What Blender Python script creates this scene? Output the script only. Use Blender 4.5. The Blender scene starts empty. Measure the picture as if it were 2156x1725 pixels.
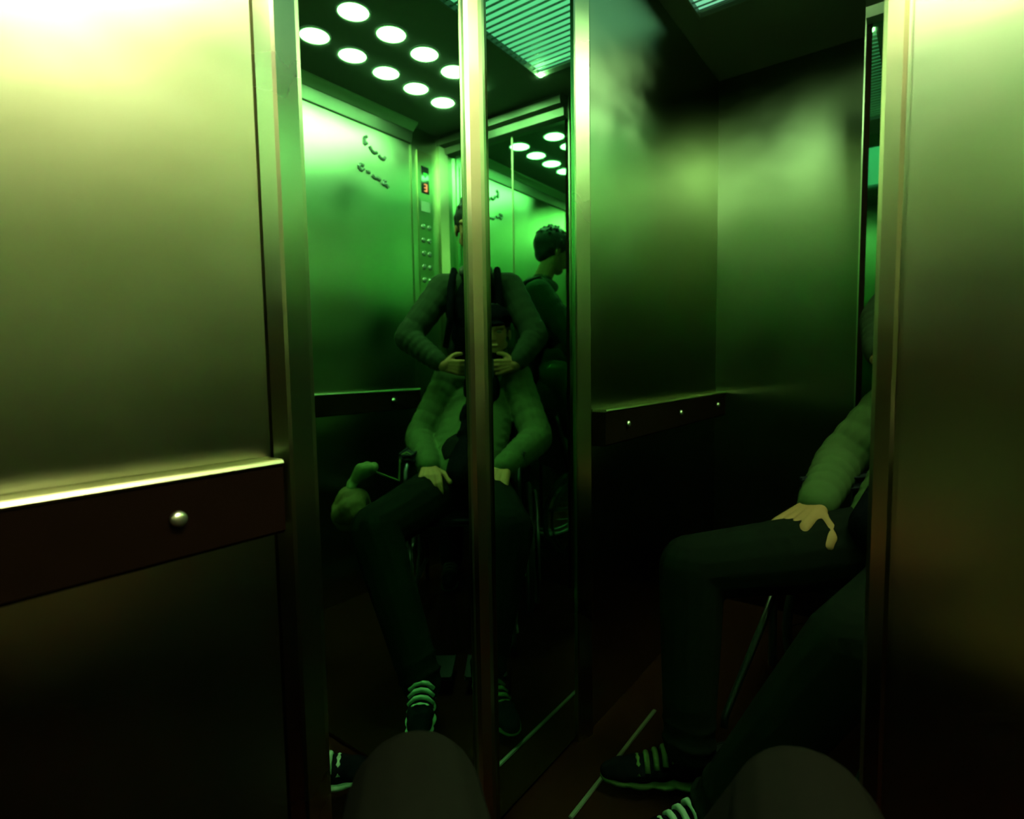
import bpy, bmesh, math, random
from mathutils import Vector, Matrix
random.seed(7)
S = bpy.context.scene
COL = S.collection
W, D, H = 1.413, 1.422, 2.28          # car width (x), depth (y), ceiling height
DX = 1.70                              # recessed door plane
CAMZ = 1.03
FZ = -.07                               # floor level (camera held 1.10 m above it)

# ------------------------------------------------------------------ materials
def mat(name, col, rough=.5, metal=0., aniso=0., spec=.5, emis=None, estr=0., noise=None, bump=0., nscale=60., sheen=0., stretch=(1, 1, 1)):
    m = bpy.data.materials.new(name); m.use_nodes = True
    nt = m.node_tree; b = nt.nodes['Principled BSDF']
    b.inputs['Base Color'].default_value = (*col, 1)
    b.inputs['Roughness'].default_value = rough
    b.inputs['Metallic'].default_value = metal
    b.inputs['Specular IOR Level'].default_value = spec
    b.inputs['Anisotropic'].default_value = aniso
    b.inputs['Sheen Weight'].default_value = sheen
    if emis:
        b.inputs['Emission Color'].default_value = (*emis, 1)
        b.inputs['Emission Strength'].default_value = estr
    if noise or bump:
        tc = nt.nodes.new('ShaderNodeTexCoord'); mp = nt.nodes.new('ShaderNodeMapping')
        mp.inputs['Scale'].default_value = stretch
        nz = nt.nodes.new('ShaderNodeTexNoise'); nz.inputs['Scale'].default_value = nscale; nz.inputs['Detail'].default_value = 5
        nt.links.new(tc.outputs['Object'], mp.inputs['Vector']); nt.links.new(mp.outputs['Vector'], nz.inputs['Vector'])
        if noise:
            mx = nt.nodes.new('ShaderNodeMix'); mx.data_type = 'RGBA'
            mx.inputs['A'].default_value = (*col, 1); mx.inputs['B'].default_value = (*noise, 1)
            nt.links.new(nz.outputs['Fac'], mx.inputs['Factor']); nt.links.new(mx.outputs['Result'], b.inputs['Base Color'])
        if bump:
            bp = nt.nodes.new('ShaderNodeBump'); bp.inputs['Strength'].default_value = bump; bp.inputs['Distance'].default_value = .002
            nt.links.new(nz.outputs['Fac'], bp.inputs['Height']); nt.links.new(bp.outputs['Normal'], b.inputs['Normal'])
    return m

def steel(name, col, rough, grain, aniso=.55, vary=.1, tint_edge=None):
    """brushed steel: Beckmann gloss drawn out across the grain, fine grain streaks, cloudy wiping marks"""
    m = bpy.data.materials.new(name); m.use_nodes = True; nt = m.node_tree
    nt.nodes.remove(nt.nodes['Principled BSDF']); out = nt.nodes['Material Output']
    b = nt.nodes.new('ShaderNodeBsdfAnisotropic'); b.distribution = 'BECKMANN'
    b.inputs['Color'].default_value = (*col, 1); b.inputs['Anisotropy'].default_value = aniso
    b.inputs['Rotation'].default_value = .25
    nt.links.new(b.outputs[0], out.inputs['Surface'])
    tc = nt.nodes.new('ShaderNodeTexCoord')
    def nz(scale, stretch, detail):
        mp = nt.nodes.new('ShaderNodeMapping'); mp.inputs['Scale'].default_value = stretch
        n = nt.nodes.new('ShaderNodeTexNoise'); n.inputs['Scale'].default_value = scale; n.inputs['Detail'].default_value = detail
        nt.links.new(tc.outputs['Object'], mp.inputs['Vector']); nt.links.new(mp.outputs['Vector'], n.inputs['Vector'])
        return n.outputs['Fac']
    st = (1, 1, 60) if grain == 'h' else (40, 40, 1)
    a = nz(9, st, 6); c = nz(3.1, (1, 1, 1.6), 4)
    mr = nt.nodes.new('ShaderNodeMapRange')
    mr.inputs['From Min'].default_value = .3; mr.inputs['From Max'].default_value = .7
    mr.inputs['To Min'].default_value = rough - vary * .5; mr.inputs['To Max'].default_value = rough + vary * .5
    nt.links.new(c, mr.inputs['Value']); nt.links.new(mr.outputs['Result'], b.inputs['Roughness'])
    bp = nt.nodes.new('ShaderNodeBump'); bp.inputs['Strength'].default_value = .04; bp.inputs['Distance'].default_value = .001
    nt.links.new(a, bp.inputs['Height']); nt.links.new(bp.outputs['Normal'], b.inputs['Normal'])
    tg = nt.nodes.new('ShaderNodeTangent'); tg.direction_type = 'RADIAL'; tg.axis = 'Z'
    nt.links.new(tg.outputs['Tangent'], b.inputs['Tangent'])
    return m

M = {}
M['steel'] = steel('brushed_steel', (.47, .48, .36), .365, 'h', aniso=.35)
M['steel_post'] = steel('satin_steel_post', (.40, .375, .25), .34, 'v', aniso=.2)
M['post_gloss'] = steel('polished_steel_post', (.46, .46, .33), .29, 'v', aniso=.1, vary=.05)
M['steel_rail'] = steel('rail_steel', (.60, .58, .38), .42, 'h', aniso=.1)
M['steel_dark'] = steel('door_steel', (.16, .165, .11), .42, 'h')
M['mirror'] = mat('green_tinted_mirror', (.43, .86, .57), .016, 1.)
M['ceiling'] = mat('dark_ceiling', (.05, .048, .036), .4, .0, spec=.5, noise=(.03, .028, .02))
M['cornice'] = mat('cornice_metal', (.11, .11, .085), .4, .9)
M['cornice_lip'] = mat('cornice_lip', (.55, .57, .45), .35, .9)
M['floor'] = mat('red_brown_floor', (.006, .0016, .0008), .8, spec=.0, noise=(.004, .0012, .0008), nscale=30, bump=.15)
M['strip'] = mat('floor_strip_metal', (.11, .105, .085), .4, 1.)
M['lens'] = mat('lit_lens', (.9, .9, .8), .3, emis=(.95, 1., .58), estr=250)
M['ring'] = mat('downlight_ring', (.12, .12, .1), .4, .8)
M['grille'] = mat('lit_ribbed_diffuser', (.6, .7, .66), .45, emis=(.55, .95, .80), estr=.75)
M['black'] = mat('black_rubber', (.004, .004, .004), .8, spec=.08)
M['frame'] = mat('chair_frame', (.05, .05, .055), .4, 1.)
M['vinyl'] = mat('black_vinyl', (.003, .003, .004), .7, spec=.05, bump=.2)
M['skin'] = mat('skin', (.115, .047, .021), .7, spec=.05, noise=(.085, .034, .015), nscale=18, bump=.12)
M['hair'] = mat('black_hair', (.004, .0035, .003), .7, spec=.06, bump=.8, nscale=140, stretch=(1, 1, .2))
M['olive'] = mat('olive_quilted_cloth', (.021, .028, .0095), .9, spec=.03, noise=(.015, .020, .007), nscale=25, bump=.3)
M['olive2'] = mat('khaki_jacket_cloth', (.0065, .009, .0038), .9, spec=.03, noise=(.006, .008, .0035), nscale=30, bump=.3)
M['navy'] = mat('navy_trousers', (.0012, .002, .003), .95, spec=0., noise=(.0008, .0015, .002), nscale=60, bump=.2)
M['greyt'] = mat('grey_brown_trousers', (.0027, .0029, .0021), .95, spec=0., noise=(.002, .0022, .0016), nscale=60, bump=.2)
M['dark'] = mat('dark_sweater', (.0012, .0012, .0016), .95, spec=0., bump=.3)
M['plaid'] = mat('dull_scarf', (.03, .025, .02), .9, spec=.05, noise=(.01, .008, .007), nscale=40)
M['white'] = mat('pale_shoe', (.09, .10, .08), .8, spec=.1)
M['bag'] = mat('tan_bag', (.035, .026, .008), .8, spec=.05, noise=(.025, .019, .006), nscale=20, bump=.5)
M['bagtop'] = mat('green_bag_top', (.035, .045, .014), .8, spec=.05, bump=.4)
M['glass'] = mat('phone_glass', (.01, .01, .012), .08)
M['eye'] = mat('eye', (.03, .028, .022), .3, spec=.2)
M['lip'] = mat('lips', (.40, .15, .11), .5)
M['red_led'] = mat('red_digit', (.3, .02, .02), .4, emis=(1., .10, .07), estr=5)
M['green_led'] = mat('green_arrow', (.02, .3, .02), .4, emis=(.1, .9, .1), estr=1.2)
M['laminate'] = mat('dark_brown_laminate', (.0022, .0011, .0006), .6, spec=.0, noise=(.0035, .0016, .001), nscale=25)
M['bolt'] = mat('bolt_steel', (.7, .68, .5), .3, 1.)
M['slat'] = mat('grille_slat', (.30, .34, .32), .5, .6)
M['ink'] = mat('dark_ink', (.02, .03, .02), .6)
M['label'] = mat('pale_plate', (.16, .17, .13), .5, .3)

# ------------------------------------------------------------------ mesh helpers
def link(name, bm, m, parent=None, smooth=False, mats=None):
    bmesh.ops.recalc_face_normals(bm, faces=bm.faces)
    me = bpy.data.meshes.new(name); bm.to_mesh(me); bm.free()
    for k in (mats or [m]): me.materials.append(M[k])
    if smooth:
        for p in me.polygons: p.use_smooth = True
    o = bpy.data.objects.new(name, me); COL.objects.link(o)
    if parent:
        o.parent = parent
        o.matrix_parent_inverse = Matrix.Translation(-parent.location)
    return o
def tag(o, label=None, cat=None, group=None, kind=None):
    if label: o['label'] = label
    if cat: o['category'] = cat
    if group: o['group'] = group
    if kind: o['kind'] = kind
    return o
def empty(name, loc, label, cat, group=None):
    o = bpy.data.objects.new(name, None); COL.objects.link(o); o.location = loc; o.empty_display_size = .05
    return tag(o, label, cat, group)
def box(bm, a, b, bev=0.):
    r = bmesh.ops.create_cube(bm, size=1); vs = r['verts']
    for v in vs:
        v.co = Vector([(a[i] + b[i]) / 2 + v.co[i] * (b[i] - a[i]) for i in range(3)])
    if bev > 0:
        es = list({e for v in vs for e in v.link_edges})
        bmesh.ops.bevel(bm, geom=es, offset=bev, segments=2, affect='EDGES')
def obox(bm, c, ax, ay, az, hx, hy, hz, bev=0.):
    r = bmesh.ops.create_cube(bm, size=1); vs = r['verts']
    for v in vs:
        p = v.co.copy(); v.co = Vector(c) + ax * p.x * 2 * hx + ay * p.y * 2 * hy + az * p.z * 2 * hz
    if bev > 0:
        es = list({e for v in vs for e in v.link_edges})
        bmesh.ops.bevel(bm, geom=es, offset=bev, segments=2, affect='EDGES')
def frame_of(d):
    d = d.normalized(); u = Vector((0, 0, 1)) if abs(d.z) < .9 else Vector((1, 0, 0))
    a = d.cross(u).normalized(); return a, d.cross(a).normalized()
def tube(bm, pts, r, n=10, close=False):
    pts = [Vector(p) for p in pts]; rings = []
    R = r if isinstance(r, (list, tuple)) else [r] * len(pts)
    for i, p in enumerate(pts):
        if close: d = pts[(i + 1) % len(pts)] - pts[i - 1]
        else: d = pts[min(i + 1, len(pts) - 1)] - pts[max(i - 1, 0)]
        a, b = frame_of(d)
        if rings:
            a = (prev - d.normalized() * prev.dot(d.normalized())).normalized(); b = d.normalized().cross(a)
        prev = a
        rings.append([bm.verts.new(p + (a * math.cos(2 * math.pi * k / n) + b * math.sin(2 * math.pi * k / n)) * R[i]) for k in range(n)])
    m = len(rings)
    for i in range(m if close else m - 1):
        A, B = rings[i], rings[(i + 1) % m]
        for k in range(n): bm.faces.new((A[k], A[(k + 1) % n], B[(k + 1) % n], B[k]))
    if not close:
        bm.faces.new(rings[0]); bm.faces.new(rings[-1][::-1])
def prism(bm, poly, z0, z1):
    """vertical prism over an (x, y) outline"""
    lo = [bm.verts.new((x, y, z0)) for x, y in poly]; hi = [bm.verts.new((x, y, z1)) for x, y in poly]
    n = len(poly)
    for i in range(n): bm.faces.new((lo[i], lo[(i + 1) % n], hi[(i + 1) % n], hi[i]))
    bm.faces.new(lo[::-1]); bm.faces.new(hi)
def extrude_profile(bm, prof, p0, p1, out):
    """profile (offset outwards, z) swept from p0 to p1, both (x, y); out = outward (x, y)"""
    A = [bm.verts.new((p0[0] + out[0] * o, p0[1] + out[1] * o, z)) for o, z in prof]
    B = [bm.verts.new((p1[0] + out[0] * o, p1[1] + out[1] * o, z)) for o, z in prof]
    n = len(prof)
    for i in range(n): bm.faces.new((A[i], A[(i + 1) % n], B[(i + 1) % n], B[i]))
    bm.faces.new(A[::-1]); bm.faces.new(B)
def ball(bm, c, r, sc=(1, 1, 1), rot=None, seg=16):
    m = Matrix.Translation(Vector(c)) @ (rot.to_4x4() if rot else Matrix()) @ Matrix.Diagonal((r * sc[0], r * sc[1], r * sc[2], 1))
    bmesh.ops.create_uvsphere(bm, u_segments=seg, v_segments=seg // 2 + 2, radius=1, matrix=m)
def cap(bm, p0, r0, p1, r1, seg=14):
    """tapered capsule"""
    p0, p1 = Vector(p0), Vector(p1)
    ball(bm, p0, r0, seg=seg); ball(bm, p1, r1, seg=seg)
    if (p1 - p0).length > 1e-4: tube(bm, [p0, p1], [r0, r1], seg)
def chain(bm, pts, rs):
    for i in range(len(pts) - 1): cap(bm, pts[i], rs[i], pts[i + 1], rs[i + 1])
def lerp(a, b, t): return Vector(a) * (1 - t) + Vector(b) * t
def melt(name, bm, m, voxel, parent=None, smooth=3):
    """union the closed shapes into ONE continuous surface"""
    me = bpy.data.meshes.new('t'); bm.to_mesh(me); bm.free()
    t = bpy.data.objects.new('t', me); COL.objects.link(t)
    r = t.modifiers.new('r', 'REMESH'); r.mode = 'VOXEL'; r.voxel_size = voxel; r.use_smooth_shade = True
    if smooth:
        s = t.modifiers.new('s', 'SMOOTH'); s.iterations = smooth; s.factor = .5
    dg = bpy.context.evaluated_depsgraph_get()
    me2 = bpy.data.meshes.new_from_object(t.evaluated_get(dg)); me2.name = name
    bpy.data.objects.remove(t); bpy.data.meshes.remove(me)
    me2.materials.clear(); me2.materials.append(M[m])
    for p in me2.polygons: p.use_smooth = True
    o = bpy.data.objects.new(name, me2); COL.objects.link(o)
    if parent:
        o.parent = parent; o.matrix_parent_inverse = Matrix.Translation(-parent.location)
    return o

# ------------------------------------------------------------------ room shell
def struct(name, build, m, label=None, smooth=False):
    bm = bmesh.new(); build(bm); o = link(name, bm, m, smooth=smooth); o['kind'] = 'structure'
    if label: o['label'] = label
    return o
def b_(*boxes, bev=0.):
    def f(bm):
        for a, b in boxes: box(bm, a, b, bev)
    return f
struct('floor', b_(((-.08, -.08, FZ - .05), (DX + .08, D + .08, FZ))), 'floor', 'very dark red-brown lift floor')
X0L = .497
# left wall: steel from the post out to the door recess, backing behind the mirror
struct('wall_left', b_(((-.06, -.06, FZ), (DX + .06, -.014, H)), ((X0L, -.014, FZ), (DX, .004, H))), 'steel', 'brushed steel wall left of the narrow mirror')
# right wall: backing behind the mirror, steel panel beyond its post
struct('wall_right', b_(((-.06, -.014, FZ), (-.008, D + .06, H)), ((-.008, .763, FZ), (.003, D, H))), 'steel', 'brushed steel wall right of the wide mirror')
struct('wall_back', b_(((-.008, D + .004, FZ), (W + .06, D + .06, H)), ((.03, D - .004, FZ), (1.150, D + .004, H)), ((1.157, D - .010, FZ), (1.345, D + .004, H))), 'steel', 'brushed steel wall facing the narrow mirror, with the button column')
struct('wall_front', b_(((W + .008, .60, FZ), (W + .06, D + .004, H)), ((W, .58, FZ), (DX, .60, H))), 'steel', 'wall behind the photographer carrying a mirror')
# ceiling slab with the grille opening, so the fittings sit in it
gx0, gx1, gy0, gy1 = .22, 1.19, .08, .60
struct('ceiling', b_(((-.06, -.06, H), (gx0, D + .06, H + .05)), ((gx1, -.06, H), (DX + .06, D + .06, H + .05)),
                     ((gx0, -.06, H), (gx1, gy0, H + .05)), ((gx0, gy1, H), (gx1, D + .06, H + .05)),
                     ((-.06, -.06, H + .05), (DX + .06, D + .06, H + .07))), 'ceiling', 'dark lift ceiling with round lights and a ribbed grille')
# door: two leaves in the recess
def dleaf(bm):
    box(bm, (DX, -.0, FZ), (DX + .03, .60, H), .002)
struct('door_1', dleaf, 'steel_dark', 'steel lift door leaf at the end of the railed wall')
struct('trim_8', b_(((W - .001, .584, FZ), (W + .008, .6015, H))), 'laminate', 'added dark strip masking the bright jamb edge beside the rear mirror')  # added to keep the bright steel jamb edge dark
# cornices
prof = [(0, H), (.030, H), (.022, H - .042), (.012, H - .088), (0, H - .092)]
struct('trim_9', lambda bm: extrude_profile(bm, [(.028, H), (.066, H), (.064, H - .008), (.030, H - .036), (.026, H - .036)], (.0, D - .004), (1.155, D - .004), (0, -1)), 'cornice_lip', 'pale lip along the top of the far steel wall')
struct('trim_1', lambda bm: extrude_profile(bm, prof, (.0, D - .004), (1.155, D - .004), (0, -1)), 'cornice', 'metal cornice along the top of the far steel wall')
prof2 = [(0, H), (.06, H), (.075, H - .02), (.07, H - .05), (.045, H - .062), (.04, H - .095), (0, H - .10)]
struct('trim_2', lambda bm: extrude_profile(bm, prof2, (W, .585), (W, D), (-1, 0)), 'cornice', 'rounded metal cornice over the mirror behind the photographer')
# posts
struct('trim_3', lambda bm: prism(bm, [(.0, .0), (.036, .0), (.036, .006), (.030, .013), (.020, .018), (.010, .023), (.0, .025)], FZ, H), 'steel_post', 'slim steel corner post between the two mirrors')
struct('trim_4', lambda bm: prism(bm, [(.417, -.014), (.493, -.014), (.493, .006), (.476, .020), (.470, .021), (.424, .004), (.417, .003)], FZ, H), 'post_gloss', 'steel post at the left edge of the narrow mirror')
struct('trim_5', lambda bm: prism(bm, [(-.008, .729), (.008, .729), (.012, .734), (.012, .752), (.008, .757), (-.008, .757)], FZ, H), 'steel_post', 'steel post at the right edge of the wide mirror')
struct('trim_6', lambda bm: prism(bm, [(1.345, D + .004), (1.345, D - .03), (1.385, D - .055), (W + .008, D - .055), (W + .008, D + .004)], FZ, H), 'steel_post', 'pale corner column beside the button column')
struct('trim_7', b_(((.16, .120, FZ), (.69, .132, FZ + .005)), bev=.002), 'strip', 'thin metal strip across the floor')

# ------------------------------------------------------------------ mirrors
def mirror(name, label, quads_builder):
    bm = bmesh.new(); quads_builder(bm)
    o = link(name, bm, 'mirror'); tag(o, label, 'mirror'); return o
t = math.tan(math.radians(-.29))
mirror('wall_mirror', 'narrow green-tinted mirror on the left wall, left of the corner post',
       lambda bm: prism(bm, [(-.0, .0), (.4165, .4165 * t), (.4165, -.0135), (-.0, -.0135)], FZ + .02, H - .002))
mirror('wall_mirror', 'wide green-tinted mirror on the right wall, right of the corner post',
       lambda bm: prism(bm, [(0, .0), (0, .7285), (-.0075, .7285), (-.0075, .0)], FZ + .02, H - .002))
mirror('wall_mirror', 'rear mirror panel behind the photographer, between door recess and upright joint strip', lambda bm: box(bm, (W, .602, .10), (W + .0075, .903, H - .002)))
mirror('wall_mirror', 'rear mirror panel behind the photographer, between joint strip and corner column', lambda bm: box(bm, (W, .911, .10), (W + .0075, D - .056, H - .002)))
bm = bmesh.new(); box(bm, (W - .003, .903, .10), (W + .0075, .911, H - .10), .001)
tag(link('mirror_joint_strip', bm, 'steel_post'), 'thin upright metal strip joining two panels of the rear mirror', 'strip')

# ------------------------------------------------------------------ bumper rails
def rail(label, p0, p1, out, z0, z1, th, boltpos, cat='rail'):
    r = empty('bumper_rail', (p0[0], p0[1], z0), label, cat)
    bm = bmesh.new()
    o0 = .002
    prof = [(o0, z0), (th - .008, z0), (th - .003, z0 + .005), (th - .003, z1 - .008), (o0, z1 - .008)]
    extrude_profile(bm, prof, p0, p1, out)
    link('rail_board', bm, 'laminate', r)
    bm = bmesh.new()
    prof = [(o0, z1 - .008), (th - .001, z1 - .008), (th, z1 - .005), (th - .002, z1 - .001), (th - .006, z1), (o0, z1)]
    extrude_profile(bm, prof, p0, p1, out)
    link('rail_top', bm, 'steel_rail', r)['label'] = 'bright steel top edge'
    for bx, by in boltpos:
        b2 = bmesh.new()
        c = Vector((bx + out[0] * th, by + out[1] * th, (z0 + z1) / 2))
        n = Vector((out[0], out[1], 0))
        a, b = frame_of(n)
        tube(b2, [c - n * .001, c + n * .004, c + n * .007], [.010, .0095, .005], 16)
        link('bolt', b2, 'bolt', r, smooth=True)
    return r
rail('wide steel bumper rail with bolts on the left wall', (.505, .004), (DX - .002, .004), (0, 1), .795, .903, .048, [(.65, .004), (1.11, .004), (1.57, .004)])
rail('steel bumper rail on the wall opposite the narrow mirror', (.12, D - .004), (1.14, D - .004), (0, -1), .82, .925, .046, [(.30, D - .004), (.95, D - .004)])

# ------------------------------------------------------------------ ceiling lights
def downlight(x, y, label, group):
    e = empty('ceiling_downlight', (x, y, H), label, 'ceiling light', group)
    b1 = bmesh.new()
    R = .053
    tube(b1, [(x, y, H + .0), (x, y, H - .004)], [R, R], 28); link('lens', b1, 'lens', e)
    b2 = bmesh.new(); n = 32; rr = [(R, H), (R, H - .007), (R + .004, H - .008), (R + .007, H - .004), (R + .007, H)]
    rings = [[b2.verts.new((x + r * math.cos(2 * math.pi * k / n), y + r * math.sin(2 * math.pi * k / n), z)) for k in range(n)] for r, z in rr]
    for i in range(len(rr)):
        A, B = rings[i], rings[(i + 1) % len(rr)]
        for k in range(n): b2.faces.new((A[k], A[(k + 1) % n], B[(k + 1) % n], B[k]))
    link('trim_ring', b2, 'ring', e, smooth=True)
    return e
order = ['nearest the corner column', 'second from the corner column', 'third from the corner column', 'fourth from the corner column', 'fifth from the corner column']
for j, (yy, rn) in enumerate([(D - .323, 'row beside the cornice'), (D - .553, 'row nearer the ribbed grille')]):
    for k in range(5):
        downlight(W - .341 - k * .1718, yy, 'round white ceiling light, %s, in the %s' % (order[k], rn), 'round ceiling lights in two rows')

# ribbed grille in the ceiling
g = empty('ceiling_grille', ((gx0 + gx1) / 2, (gy0 + gy1) / 2, H), 'pale lit ribbed panel set in the ceiling', 'grille')
bm = bmesh.new()
box(bm, (gx0 + .002, gy0 + .002, H + .030), (gx1 - .002, gy1 - .002, H + .036))
link('diffuser', bm, 'grille', g)
bm = bmesh.new(); nx = 30
for i in range(nx):
    x = gx0 + .018 + (gx1 - gx0 - .036) * i / (nx - 1)
    obox(bm, Vector((x, (gy0 + gy1) / 2, H + .012)), Vector((.94, 0, .34)), Vector((0, 1, 0)), Vector((-.34, 0, .94)), .0075, (gy1 - gy0) / 2 - .009, .0015)
link('slats', bm, 'slat', g)
bm = bmesh.new()
for a, b in (((gx0, gy0, H - .003), (gx0 + .008, gy1, H + .02)), ((gx1 - .008, gy0, H - .003), (gx1, gy1, H + .02)), ((gx0, gy0, H - .003), (gx1, gy0 + .008, H + .02)), ((gx0, gy1 - .008, H - .003), (gx1, gy1, H + .02))):
    box(bm, a, b, .001)
link('grille_frame', bm, 'ring', g)
bm = bmesh.new(); ball(bm, (gx1 - .022, gy1 - .022, H - .001), .010); link('pilot_lamp', bm, 'lens', g, smooth=True)

# ------------------------------------------------------------------ button panel on the column
cx = 1.245; yf = D - .010
cop = empty('button_panel', (cx, yf, 1.85), 'narrow steel lift button panel with a red floor digit on the corner column', 'control panel')
bm = bmesh.new(); box(bm, (cx - .055, yf - .006, 1.30), (cx + .055, yf, 2.17), .002); link('face_plate', bm, 'steel_post', cop)
bm = bmesh.new(); box(bm, (cx - .028, yf - .009, 1.955), (cx + .028, yf - .006, 2.095), .001); link('display_window', bm, 'glass', cop)
def segs(bm, cx, z, s, on):
    for k, (a, b) in enumerate((((-1, 2), (1, 2)), ((1, 2), (1, 0)), ((1, 0), (1, -2)), ((1, -2), (-1, -2)), ((-1, -2), (-1, 0)), ((-1, 0), (-1, 2)), ((-1, 0), (1, 0)))):
        if k in on:
            tube(bm, [(cx + a[0] * s, yf - .0095, z + a[1] * s), (cx + b[0] * s, yf - .0095, z + b[1] * s)], s * .42, 6)
bm = bmesh.new(); segs(bm, cx, 1.985, .0085, (0, 1, 2, 3, 6)); link('floor_digit', bm, 'red_led', cop)
bm = bmesh.new()
v = [bm.verts.new(c) for c in ((cx - .014, yf - .0095, 2.06), (cx + .014, yf - .0095, 2.06), (cx, yf - .0095, 2.035))]
bm.faces.new(v); rr = bmesh.ops.extrude_face_region(bm, geom=bm.faces[:])
for q in [x for x in rr['geom'] if isinstance(x, bmesh.types.BMVert)]: q.co.y -= .002
link('direction_arrow', bm, 'green_led', cop)
bm = bmesh.new(); box(bm, (cx - .035, yf - .008, 1.86), (cx + .035, yf - .006, 1.915), .001); link('notice_plate', bm, 'label', cop)
for i in range(5):
    for j in range(2):
        bm = bmesh.new(); c = Vector((cx - .022 + .044 * j, yf - .006, 1.78 - .07 * i))
        tube(bm, [c, c + Vector((0, -.004, 0)), c + Vector((0, -.006, 0))], [.014, .014, .010], 20)
        link('lift_button', bm, 'ring', cop, smooth=True)
# dark lettering stuck on the far steel wall (two blurred lines)
def strokes(name, label, lines):
    bm = bmesh.new()
    for pts in lines:
        for a, b in zip(pts[:-1], pts[1:]):
            A, B = Vector((a[0], D - .0055, a[1])), Vector((b[0], D - .0055, b[1]))
            tube(bm, [A, B], .0085, 6)
    o = link(name, bm, 'ink'); tag(o, label, 'lettering'); return o
strokes('wall_lettering', 'upper line of dark scrawled marks on the far steel wall',
        [[(.985, 2.075), (.975, 2.06), (.955, 2.062), (.945, 2.075)], [(.935, 2.082), (.915, 2.075), (.90, 2.085), (.89, 2.10)], [(.875, 2.11), (.86, 2.10), (.86, 2.13), (.875, 2.14)]])
strokes('wall_lettering', 'lower line of dark scrawled marks on the far steel wall',
        [[(1.0, 1.93), (.985, 1.945), (.965, 1.938), (.97, 1.955), (.985, 1.958)], [(.95, 1.955), (.93, 1.96), (.915, 1.956), (.90, 1.968)], [(.885, 1.975), (.865, 1.975)], [(.85, 1.985), (.835, 1.972), (.82, 1.985), (.83, 2.0), (.85, 1.998)]])

# ------------------------------------------------------------------ people
F = Vector((-.8045, -.594, 0)); RV = Vector((-.594, .8045, 0)); UP = Vector((0, 0, 1))
CAM = Vector((.955, .793, CAMZ))

def hand(bm, wrist, fwd, up, thumb_side, curl=.8, size=1., grip=None):
    """palm + five unequal bent fingers; up = back of the hand, thumb_side = direction of the thumb"""
    fwd = fwd.normalized(); th = (thumb_side - fwd * thumb_side.dot(fwd)).normalized(); up = fwd.cross(th) if fwd.cross(th).dot(up) > 0 else th.cross(fwd)
    s = size
    palm = wrist + fwd * .045 * s
    for k in range(4):
        off = th * (.027 - .018 * k) * s
        cap(bm, wrist + off * .6 + fwd * .01 * s, .014 * s, wrist + off + fwd * (.082 - abs(k - 1) * .004) * s, .0115 * s, 10)
    for k, L in enumerate((.070, .078, .072, .056)):
        p = wrist + th * (.029 - .0195 * k) * s + fwd * (.086 - abs(k - 1) * .004) * s
        r = [.0098, .0092, .0085, .0075]; a = 0.
        segL = (.44, .32, .24)
        for j in range(3):
            a += curl * (.62, .85, .6)[j]
            d = fwd * math.cos(a) - up * math.sin(a) + th * (.06 - .04 * k)
            q = p + d.normalized() * L * segL[j] * s
            cap(bm, p, r[j] * s, q, r[j + 1] * s, 10); p = q
    p = wrist + th * .022 * s + fwd * .022 * s - up * .004 * s
    for j, (L, r0, r1) in enumerate(((.034, .0150, .0125), (.024, .0125, .0115), (.018, .0115, .0095))):
        d = (th * (1.0 - .38 * j) + fwd * (.75 + .3 * j) - up * (.35 * curl + .1 * j)).normalized()
        q = p + d * L * s; cap(bm, p, r0 * s, q, r1 * s, 10); p = q

def head(bm, c, face, up=UP, s=1.):
    """skull, jaw, nose, ears; face = the way it looks"""
    face = face.normalized(); side = face.cross(up).normalized(); up = side.cross(face).normalized()
    R = Matrix((side, face, up)).transposed()
    P = lambda a, b, d: Vector(c) + side * a * s + face * b * s + up * d * s
    ball(bm, P(0, -.012, .030), .085 * s, (.88, 1.08, 1.0), R, 24)
    ball(bm, P(0, .022, -.015), .066 * s, (.95, .95, 1.15), R, 20)
    ball(bm, P(0, .045, -.078), .030 * s, (1.15, .95, .8), R)
    for k in (-1, 1):
        cap(bm, P(k * .048, .0, -.050), .022 * s, P(k * .012, .052, -.085), .016 * s, 10)
        ball(bm, P(k * .033, .062, -.018), .022 * s, (1, .7, .9), R)
        cap(bm, P(k * .014, .083, .022), .011 * s, P(k * .050, .066, .026), .010 * s, 8)
        ball(bm, P(k * .078, -.004, -.008), .022 * s, (.35, .75, 1.25), R)
    cap(bm, P(0, .082, .012), .0085 * s, P(0, .098, -.024), .0125 * s, 10)
    for k in (-1, 1): ball(bm, P(k * .011, .090, -.028), .0085 * s)
    cap(bm, P(-.016, .078, -.052), .0085 * s, P(.016, .078, -.052), .0085 * s, 8)
    return P, R
def face_bits(P, R, s, root):
    for k in (-1, 1):
        bm = bmesh.new(); ball(bm, P(k * .031, .077, .006), .0105 * s, (1.2, .7, .6), R)
        link('eye', bm, 'eye', root, smooth=True)
    bm = bmesh.new(); cap(bm, P(-.019, .0855, -.052), .0045 * s, P(.019, .0855, -.052), .0045 * s, 8)
    link('mouth', bm, 'lip', root, smooth=True)
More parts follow.
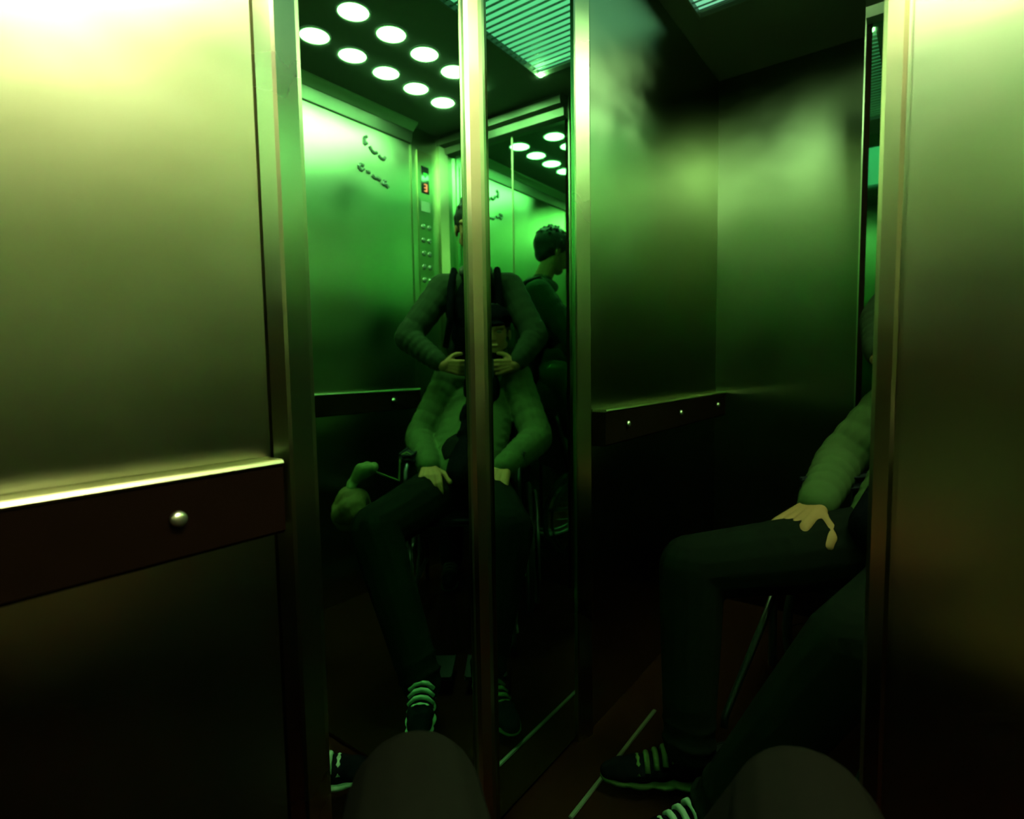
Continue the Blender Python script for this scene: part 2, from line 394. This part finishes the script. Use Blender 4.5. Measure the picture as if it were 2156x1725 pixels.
def hair(P, R, s, root, label=None):
    bm = bmesh.new()
    ball(bm, P(0, -.022, .040), .092 * s, (.90, 1.06, .98), R, 24)
    ball(bm, P(0, .02, .085), .045 * s, (1.2, 1.1, .7), R)
    for k in (-1, 1): cap(bm, P(k * .074, .0, .045), .014 * s, P(k * .076, -.01, .0), .010 * s, 8)
    ball(bm, P(0, -.055, -.01), .055 * s, (1.05, .8, 1.0), R)
    rnd = random.Random(3)
    for i in range(60):
        a = rnd.uniform(0, 2 * math.pi); e = rnd.uniform(.3, 1.4)
        d = (math.cos(a) * math.cos(e) * .9, math.sin(a) * math.cos(e) * 1.0 - .1, math.sin(e))
        p = P(d[0] * .086, -.018 + d[1] * .088, .045 + d[2] * .088)
        cap(bm, p, .010 * s, p + Vector((rnd.uniform(-1, 1), rnd.uniform(-1, 1), rnd.uniform(-.2, 1))) * .010, .006 * s, 6)
    return melt('hair', bm, 'hair', .005, root, 2)

def puffs(bm, a, b, r0, r1, n, amp=.06):
    """quilted sleeve: a row of soft rings between two joints"""
    a, b = Vector(a), Vector(b)
    pts, rs = [], []
    for i in range(n * 4 + 1):
        t = i / (n * 4); pts.append(lerp(a, b, t)); rs.append((r0 * (1 - t) + r1 * t) * (1 - amp + amp * abs(math.sin(math.pi * t * n)) * 1.6))
    ball(bm, a, rs[0]); ball(bm, b, rs[-1]); tube(bm, pts, rs, 16)

def limb_pt(a, b, t, off): return lerp(a, b, t) + Vector(off)

# ---- seated person
B = empty('person', (.84, .76, .0), 'person sitting in a wheelchair in an olive quilted jacket, hands resting on the thighs', 'person')
pel = Vector((.80, .765, .56)); che = Vector((1.115, .905, .90)); nk = Vector((1.125, .865, 1.075)); hd = Vector((1.105, .815, 1.185))
SR, SL = che + RV * .17 + UP * .08, che - RV * .17 + UP * .08
ER, EL = Vector((.83, 1.06, .715)), Vector((1.10, .575, .715))
WR, WL = Vector((.655, .83, .625)), Vector((.795, .548, .622))
HRt, HLt = Vector((.565, .735, .600)), Vector((.69, .505, .588))
KR, KL = Vector((.262, .695, .488)), Vector((.505, .302, .490))
AR, AL = Vector((.225, .45, .05)), Vector((.41, .33, .05))
hipR, hipL = pel + RV * .095 - UP * .03, pel - RV * .095 - UP * .03
bm = bmesh.new()
P, R = head(bm, hd, (F + UP * -.05))
chain(bm, [hd + UP * -.05 - F * .02, nk, che + UP * .06], [.050, .052, .07])
chain(bm, [che + UP * .02, lerp(che, pel, .5), pel], [.105, .10, .11])
chain(bm, [SR, che + UP * .05, SL], [.055, .08, .055])
for s, e, w in ((SR, ER, WR), (SL, EL, WL)): chain(bm, [s, e, w], [.052, .040, .027])
hand(bm, WR, (HRt - WR), UP, -RV, curl=.75, size=1.2); hand(bm, WL, (HLt - WL), UP, RV, curl=1.0, size=1.5)
for h, k, a in ((hipR, KR, AR), (hipL, KL, AL)): chain(bm, [h, k, a], [.075, .052, .036])
melt('body', bm, 'skin', .0045, B, 2)
face_bits(P, R, 1., B); hair(P, R, 1., B)
bm = bmesh.new()
ball(bm, P(0, -.012, .062), .098, (.92, 1.06, .72), R, 24); ball(bm, P(0, .075, .040), .052, (1.1, .9, .22), R)
melt('cap', bm, 'dark', .005, B, 2)  # cap and brim added to shade the face
# trousers
bm = bmesh.new()
for h, k, a in ((hipR, KR, AR), (hipL, KL, AL)):
    m1 = lerp(h, k, .5) - UP * .004
    chain(bm, [h, m1, k], [.108, .100, .086]); chain(bm, [k, lerp(k, a, .45), a + UP * .0], [.086, .076, .062])
    for q in range(5):
        tq = .55 + .09 * q; p = lerp(h, k, tq); d = (k - h).normalized(); aa, bb = frame_of(d)
        tube(bm, [p + (aa * math.cos(x) + bb * math.sin(x)) * (.089 - .003 * q) for x in [z * .5 for z in range(13)]], .010, 6, True)
    for q in range(4):
        p = lerp(k, a, .66 + .1 * q); d = (a - k).normalized(); aa, bb = frame_of(d)
        tube(bm, [p + (aa * math.cos(x) + bb * math.sin(x)) * .062 + UP * .006 * math.sin(2 * x) for x in [z * .5236 for z in range(12)]], .009, 6, True)
cap(bm, hipR, .10, hipL, .10); cap(bm, pel, .12, pel + UP * .08 - F * .04, .12)
o = melt('trousers', bm, 'greyt', .006, B, 3)
# jacket
bm = bmesh.new()
sp = [lerp(pel + UP * .03, che, t / 10) for t in range(11)]
for i, p in enumerate(sp):
    r = .150 + .008 * math.sin(math.pi * i / 10)
    Rm = Matrix((RV, F, UP)).transposed()
    ball(bm, p - F * .012, r, (1.16, .78, .62), Rm, 20)
for a, b in zip(sp[:-1], sp[1:]): cap(bm, a, .115, b, .118)
cap(bm, SR - UP * .0, .082, SL, .082); cap(bm, nk - UP * .01, .072, che + UP * .05, .10)
for s, e, w in ((SR, ER, WR), (SL, EL, WL)):
    puffs(bm, s, e, .078, .072, 6, .04); puffs(bm, e, lerp(e, w, .93), .072, .052, 6, .05)
o = melt('jacket', bm, 'olive', .006, B, 2)
o['label'] = 'olive quilted jacket'
bm = bmesh.new()   # dark sweater in the open V of the jacket
for p, r in ((lerp(pel, che, .45) + F * .095, .062), (lerp(pel, che, .7) + F * .088, .070), (che + F * .070 + UP * .03, .080), (nk + F * .03 - UP * .02, .062)):
    ball(bm, p + F * .046, r * 1.3, (.95, .6, 1.15), Matrix((RV, F, UP)).transposed())
chain(bm, [pel + F * .10 + UP * .05, lerp(pel, che, .5) + F * .10, che + F * .085, nk + F * .03], [.070, .080, .085, .066])
melt('sweater', bm, 'dark', .006, B, 2)
bm = bmesh.new()   # collar and open lapels
for k in (-1, 1):
    tube(bm, [nk - F * .05 + RV * k * .03 + UP * .03, nk + RV * k * .075 + UP * .03, nk + F * .06 + RV * k * .065 - UP * .03, che + F * .125 + RV * k * .05 - UP * .02, lerp(pel, che, .6) + F * .150 + RV * k * .035, lerp(pel, che, .3) + F * .150 + RV * k * .05], [.020, .024, .024, .022, .020, .018], 10)
link('collar', bm, 'olive', B, smooth=True)
def shoe(root, ank, toe, lift=0., m='white'):
    ank, toe = Vector(ank), Vector(toe); d = (toe - ank); d.z = 0; d.normalize(); sd = d.cross(UP)
    heel = Vector((ank.x, ank.y, FZ + lift)) - d * .045
    R_ = Matrix((sd, d, UP)).transposed()
    bm = bmesh.new()
    cap(bm, heel + UP * .075, .036, heel + UP * .125 + d * .02, .040)
    for t, r, z in ((.0, .040, .065), (.06, .043, .072), (.12, .042, .066), (.17, .042, .056), (.21, .038, .050), (.235, .030, .046)):
        ball(bm, heel + d * t + UP * z, r, (1, 1.2, .75), R_)
    o = melt('shoe', bm, 'dark', .005, root, 2)
    bm = bmesh.new()
    for t, r in ((-.01, .040), (.05, .041), (.11, .042), (.17, .045), (.215, .040), (.235, .032)):
        ball(bm, heel + d * t + UP * .034, r, (1.05, 1.15, .36), R_)
    melt('shoe_sole', bm, m, .005, o)
    bm = bmesh.new()
    for i in range(5):
        p = heel + d * (.085 + i * .022) + UP * (.122 - i * .010)
        tube(bm, [p - sd * .036 - UP * .022, p - sd * .018 - UP * .004, p, p + sd * .018 - UP * .004, p + sd * .036 - UP * .022], .0075, 8)
    ball(bm, heel + d * .07 + UP * .135, .026, (1.1, .5, .9), R_)
    o2 = link('shoe_laces', bm, m, o, smooth=True)
    return o
sh = shoe(B, (.235, .455, 0), (.13, .36, 0), .04); sh2 = shoe(B, (.41, .33, 0), (.33, .19, 0), .0, 'olive')  # left shoe's sole and laces take a darker colour in place of shade

# ---- standing photographer
A = empty('person', (1.22, 1.10, 0), 'person standing behind the wheelchair in an open khaki jacket, holding up a phone', 'person')
hd = Vector((1.046, .897, 1.660)); nk = Vector((1.115, .935, 1.50)); che = Vector((1.175, .985, 1.30)); pel = Vector((1.215, 1.045, .96))
SR, SL = che + RV * .175 + UP * .11, che - RV * .175 + UP * .11
back = -F
ER, EL = Vector((.865, 1.165, 1.17)), Vector((1.235, .665, 1.17))
WR, WL = CAM + RV * .178 + back * .035 + UP * .012, CAM - RV * .178 + back * .035 + UP * .012
hipR, hipL = pel + RV * .09, pel - RV * .09
KR, KL = Vector((1.14, 1.16, .50)), Vector((1.27, 1.00, .50))
AR, AL = Vector((1.14, 1.18, .02)), Vector((1.28, 1.02, .02))
bm = bmesh.new()
P, R = head(bm, hd, (F - UP * .28), s=1.07)
chain(bm, [hd - UP * .05 + back * .02, nk, che + UP * .10], [.050, .052, .07])
chain(bm, [che + UP * .05, lerp(che, pel, .5), pel], [.10, .09, .10])
chain(bm, [SR, che + UP * .08, SL], [.05, .075, .05])
for s, e, w in ((SR, ER, WR), (SL, EL, WL)): chain(bm, [s, e, w], [.050, .038, .027])
hand(bm, WR, (-RV - UP * .15 + back * .05), F * .3 + RV * .2 - UP, UP + F * .05, curl=.75, size=.95)
hand(bm, WL, (RV - UP * .15 + back * .05), F * .3 - RV * .2 - UP, UP + F * .05, curl=.75, size=.95)
for h, k, a in ((hipR, KR, AR), (hipL, KL, AL)): chain(bm, [h, k, a], [.072, .050, .036])
melt('body', bm, 'skin', .0045, A, 2)
face_bits(P, R, 1.07, A); hair(P, R, 1.08, A)
bm = bmesh.new()
for h, k, a in ((hipR, KR, AR), (hipL, KL, AL)): chain(bm, [h, k, a + UP * .02], [.092, .070, .060])
cap(bm, hipR + UP * .03, .10, hipL + UP * .03, .10)
melt('trousers', bm, 'navy', .007, A, 3)
bm = bmesh.new()
Rm = Matrix((RV, F, UP)).transposed()
for t in (0, .25, .5, .75, 1): ball(bm, lerp(pel, che, t) - F * .02, .145 + .01 * t, (1.10, .70, .75), Rm, 20)
cap(bm, SR, .076, SL, .076); cap(bm, nk - UP * .02, .07, che + UP * .1, .10)
for s, e, w in ((SR, ER, WR), (SL, EL, WL)):
    puffs(bm, s, e, .074, .062, 5, .03); puffs(bm, e, lerp(e, w, .88), .062, .045, 6, .06)
melt('jacket', bm, 'olive2', .006, A, 2)
bm = bmesh.new()
for t, r in ((.1, .10), (.4, .11), (.7, .12), (1., .125), (1.2, .10)): ball(bm, lerp(pel, che, t) + F * .055, r, (1.1, .66, 1.0), Rm)
melt('sweater', bm, 'dark', .006, A, 2)
bm = bmesh.new()   # scarf
tube(bm, [nk + Vector((RV * math.cos(a) + F * math.sin(a))) * .068 - UP * (.02 + .015 * math.sin(a)) for a in [i * math.pi / 8 for i in range(16)]], .028, 10, True)
link('scarf', bm, 'plaid', A, smooth=True)
bm = bmesh.new()   # backpack straps
for k in (-1, 1):
    tube(bm, [che + RV * k * .11 + UP * .17 + back * .06, che + RV * k * .12 + UP * .195 + F * .02, che + RV * k * .125 + UP * .10 + F * .115, che + RV * k * .13 - UP * .05 + F * .125, lerp(pel, che, .5) + RV * k * .15 + F * .10], [.014, .017, .017, .016, .014], 8)
link('shoulder_straps', bm, 'dark', A, smooth=True)
shoe(A, (1.14, 1.18, 0), (1.04, 1.10, 0), 0., 'black'); shoe(A, (1.28, 1.02, 0), (1.18, .94, 0), 0., 'black')
# phone, a thing of its own in the photographer's hands
ph = empty('phone', CAM + back * .012, 'black mobile phone held level in both hands by the standing person', 'phone')
bm = bmesh.new(); obox(bm, CAM + back * .012 - RV * .0 - UP * .005, RV, F, UP, .074, .0042, .037, .003); link('phone_body', bm, 'glass', ph)
bm = bmesh.new(); c = CAM + back * .0075 - UP * 0
tube(bm, [c, c + F * .0022], [.0065, .0055], 16); link('lens_ring', bm, 'frame', ph)

# ------------------------------------------------------------------ wheelchair
WC = Vector((.86, .80, FZ))
w = empty('wheelchair', WC, 'dark folding wheelchair with spoked wheels under the seated person', 'wheelchair')
def q(f, r, z): return WC + F * f + RV * r + UP * z
def ringpts(c, rad, n=40): return [c + (F * math.cos(2 * math.pi * i / n) + UP * math.sin(2 * math.pi * i / n)) * rad for i in range(n)]
for s in (-1, 1):
    hub = q(-.10, s * .285, .29)
    bm = bmesh.new(); tube(bm, ringpts(hub, .275), .013, 8, True); wh = link('rear_wheel', bm, 'black', w, smooth=True)
    bm = bmesh.new(); tube(bm, ringpts(hub, .262), .006, 6, True); tube(bm, [hub - RV * .02, hub + RV * .02], .018, 12)
    for i in range(24):
        d = F * math.cos(2 * math.pi * i / 24) + UP * math.sin(2 * math.pi * i / 24)
        tube(bm, [hub + RV * .015 * (1 if i % 2 else -1), hub + d * .262], .0014, 5)
    link('rim_and_spokes', bm, 'frame', wh)
    bm = bmesh.new(); tube(bm, ringpts(hub + RV * s * .028, .245), .008, 8, True); link('hand_rim', bm, 'frame', wh, smooth=True)
    cc = q(.30, s * .20, .075)
    bm = bmesh.new(); tube(bm, ringpts(cc, .062, 20), .012, 8, True); tube(bm, [cc - RV * .015, cc + RV * .015], .05, 16); cw = link('caster', bm, 'black', w, smooth=True)
    bm = bmesh.new(); tube(bm, [cc + RV * .02 * s, q(.28, s * .215, .10), q(.28, s * .215, .20)], .007, 8); link('fork', bm, 'frame', cw)
    bm = bmesh.new()
    tube(bm, [q(-.20, s * .225, .20), q(.26, s * .225, .20), q(.28, s * .225, .22), q(.28, s * .225, .47), q(.24, s * .225, .505), q(-.20, s * .225, .505)], .011, 10)
    tube(bm, [q(-.20, s * .225, .10), q(-.20, s * .225, .55), q(-.27, s * .225, .80), q(-.28, s * .225, .85)], .011, 10)
    tube(bm, [q(.18, s * .235, .505), q(.18, s * .235, .69), q(.14, s * .235, .72), q(-.21, s * .235, .72)], .010, 10)
    tube(bm, [q(.28, s * .21, .47), q(.34, s * .20, .36), q(.47, s * .19, .12), q(.48, s * .18, .095)], .010, 10)
    link('side_frame', bm, 'frame', w, smooth=True)
    bm = bmesh.new(); tube(bm, [q(-.28, s * .225, .845), q(-.35, s * .225, .86)], .015, 12); link('push_handle', bm, 'black', w, smooth=True)
    bm = bmesh.new(); obox(bm, q(.0, s * .235, .74), F, RV, UP, .15, .025, .013, .006); link('armrest', bm, 'vinyl', w, smooth=True)
    bm = bmesh.new(); obox(bm, q(.50, s * .10, .050), F, RV, UP, .07, .075, .006, .003); link('footplate', bm, 'black', w)
bm = bmesh.new(); obox(bm, q(.03, 0, .495), F, RV, UP, .22, .215, .012, .006); link('seat', bm, 'vinyl', w)
bm = bmesh.new()
tilt = (q(-.27, 0, .80) - q(-.20, 0, .50)).normalized()
obox(bm, lerp(q(-.205, 0, .50), q(-.265, 0, .80), .5), tilt.cross(RV), RV, tilt, .008, .215, .155, .005); link('backrest', bm, 'vinyl', w)

# ------------------------------------------------------------------ bag on the armrest
bg = empty('plastic_bag', (.35, .94, .40), 'tan knotted carrier bag hanging beside the seated person', 'bag')
bm = bmesh.new()
c = Vector((.350, .938, .50)); rnd = random.Random(5)
for i in range(26):
    d = Vector((rnd.gauss(0, 1), rnd.gauss(0, 1), rnd.gauss(0, 1))).normalized()
    ball(bm, c + Vector((d.x * .040, d.y * .040, d.z * .05)), .040 + rnd.uniform(-.008, .008))
melt('bag_body', bm, 'bag', .006, bg, 1)
bm = bmesh.new()
cap(bm, c + UP * .085, .018, c + UP * .10 - F * .02, .020)
for k in range(9):
    a = k * .7; cap(bm, c + UP * .10 - F * .02, .015, c + UP * (.155 + .004 * (k % 2)) - RV * .055 - F * .03 + RV * .026 * math.cos(a) + F * .026 * math.sin(a), .019)
o = melt('bag_knot', bm, 'bagtop', .005, bg, 1)
o['label'] = 'gathered green bag top'
bm = bmesh.new(); tube(bm, [c + UP * .155 - F * .03 - RV * .055, q(.17, .265, .65), q(.15, .262, .75), q(.15, .235, .762), q(.15, .215, .75)], .004, 6); link('bag_handle', bm, 'bagtop', bg)

# ------------------------------------------------------------------ camera and world
cam = bpy.data.cameras.new('camera'); co = bpy.data.objects.new('camera', cam); COL.objects.link(co)
ya, pi_, ro = math.radians(36.434), math.radians(4.3247), math.radians(-.8986)
Fw = Vector((-math.cos(ya), -math.sin(ya), 0)); Rw = Vector((-math.sin(ya), math.cos(ya), 0))
F2 = Fw * math.cos(pi_) - UP * math.sin(pi_); U2 = UP * math.cos(pi_) + Fw * math.sin(pi_)
R3 = Rw * math.cos(ro) + U2 * math.sin(ro); U3 = U2 * math.cos(ro) - Rw * math.sin(ro)
co.matrix_world = Matrix.Translation((.9552, .7927, CAMZ)) @ Matrix((R3, U3, -F2)).transposed().to_4x4()
cam.sensor_fit = 'HORIZONTAL'; cam.sensor_width = 36; cam.lens = 36 * 1187.5 / 2156
cam.clip_start = .004
cam.dof.use_dof = True; cam.dof.focus_distance = 1.3; cam.dof.aperture_fstop = 3.2
S.camera = co
wd = bpy.data.worlds.new('w'); S.world = wd; wd.use_nodes = True
wd.node_tree.nodes['Background'].inputs[0].default_value = (0, 0, 0, 1)
S.view_settings.view_transform = 'Standard'; S.view_settings.look = 'None'
S.view_settings.gamma = 1; S.view_settings.use_curve_mapping = False
S.view_settings.exposure = .1
S.cycles.max_bounces = 16; S.cycles.glossy_bounces = 14; S.cycles.diffuse_bounces = 4
S.cycles.use_denoising = True
S.cycles.blur_glossy = .3; S.cycles.sample_clamp_indirect = 8
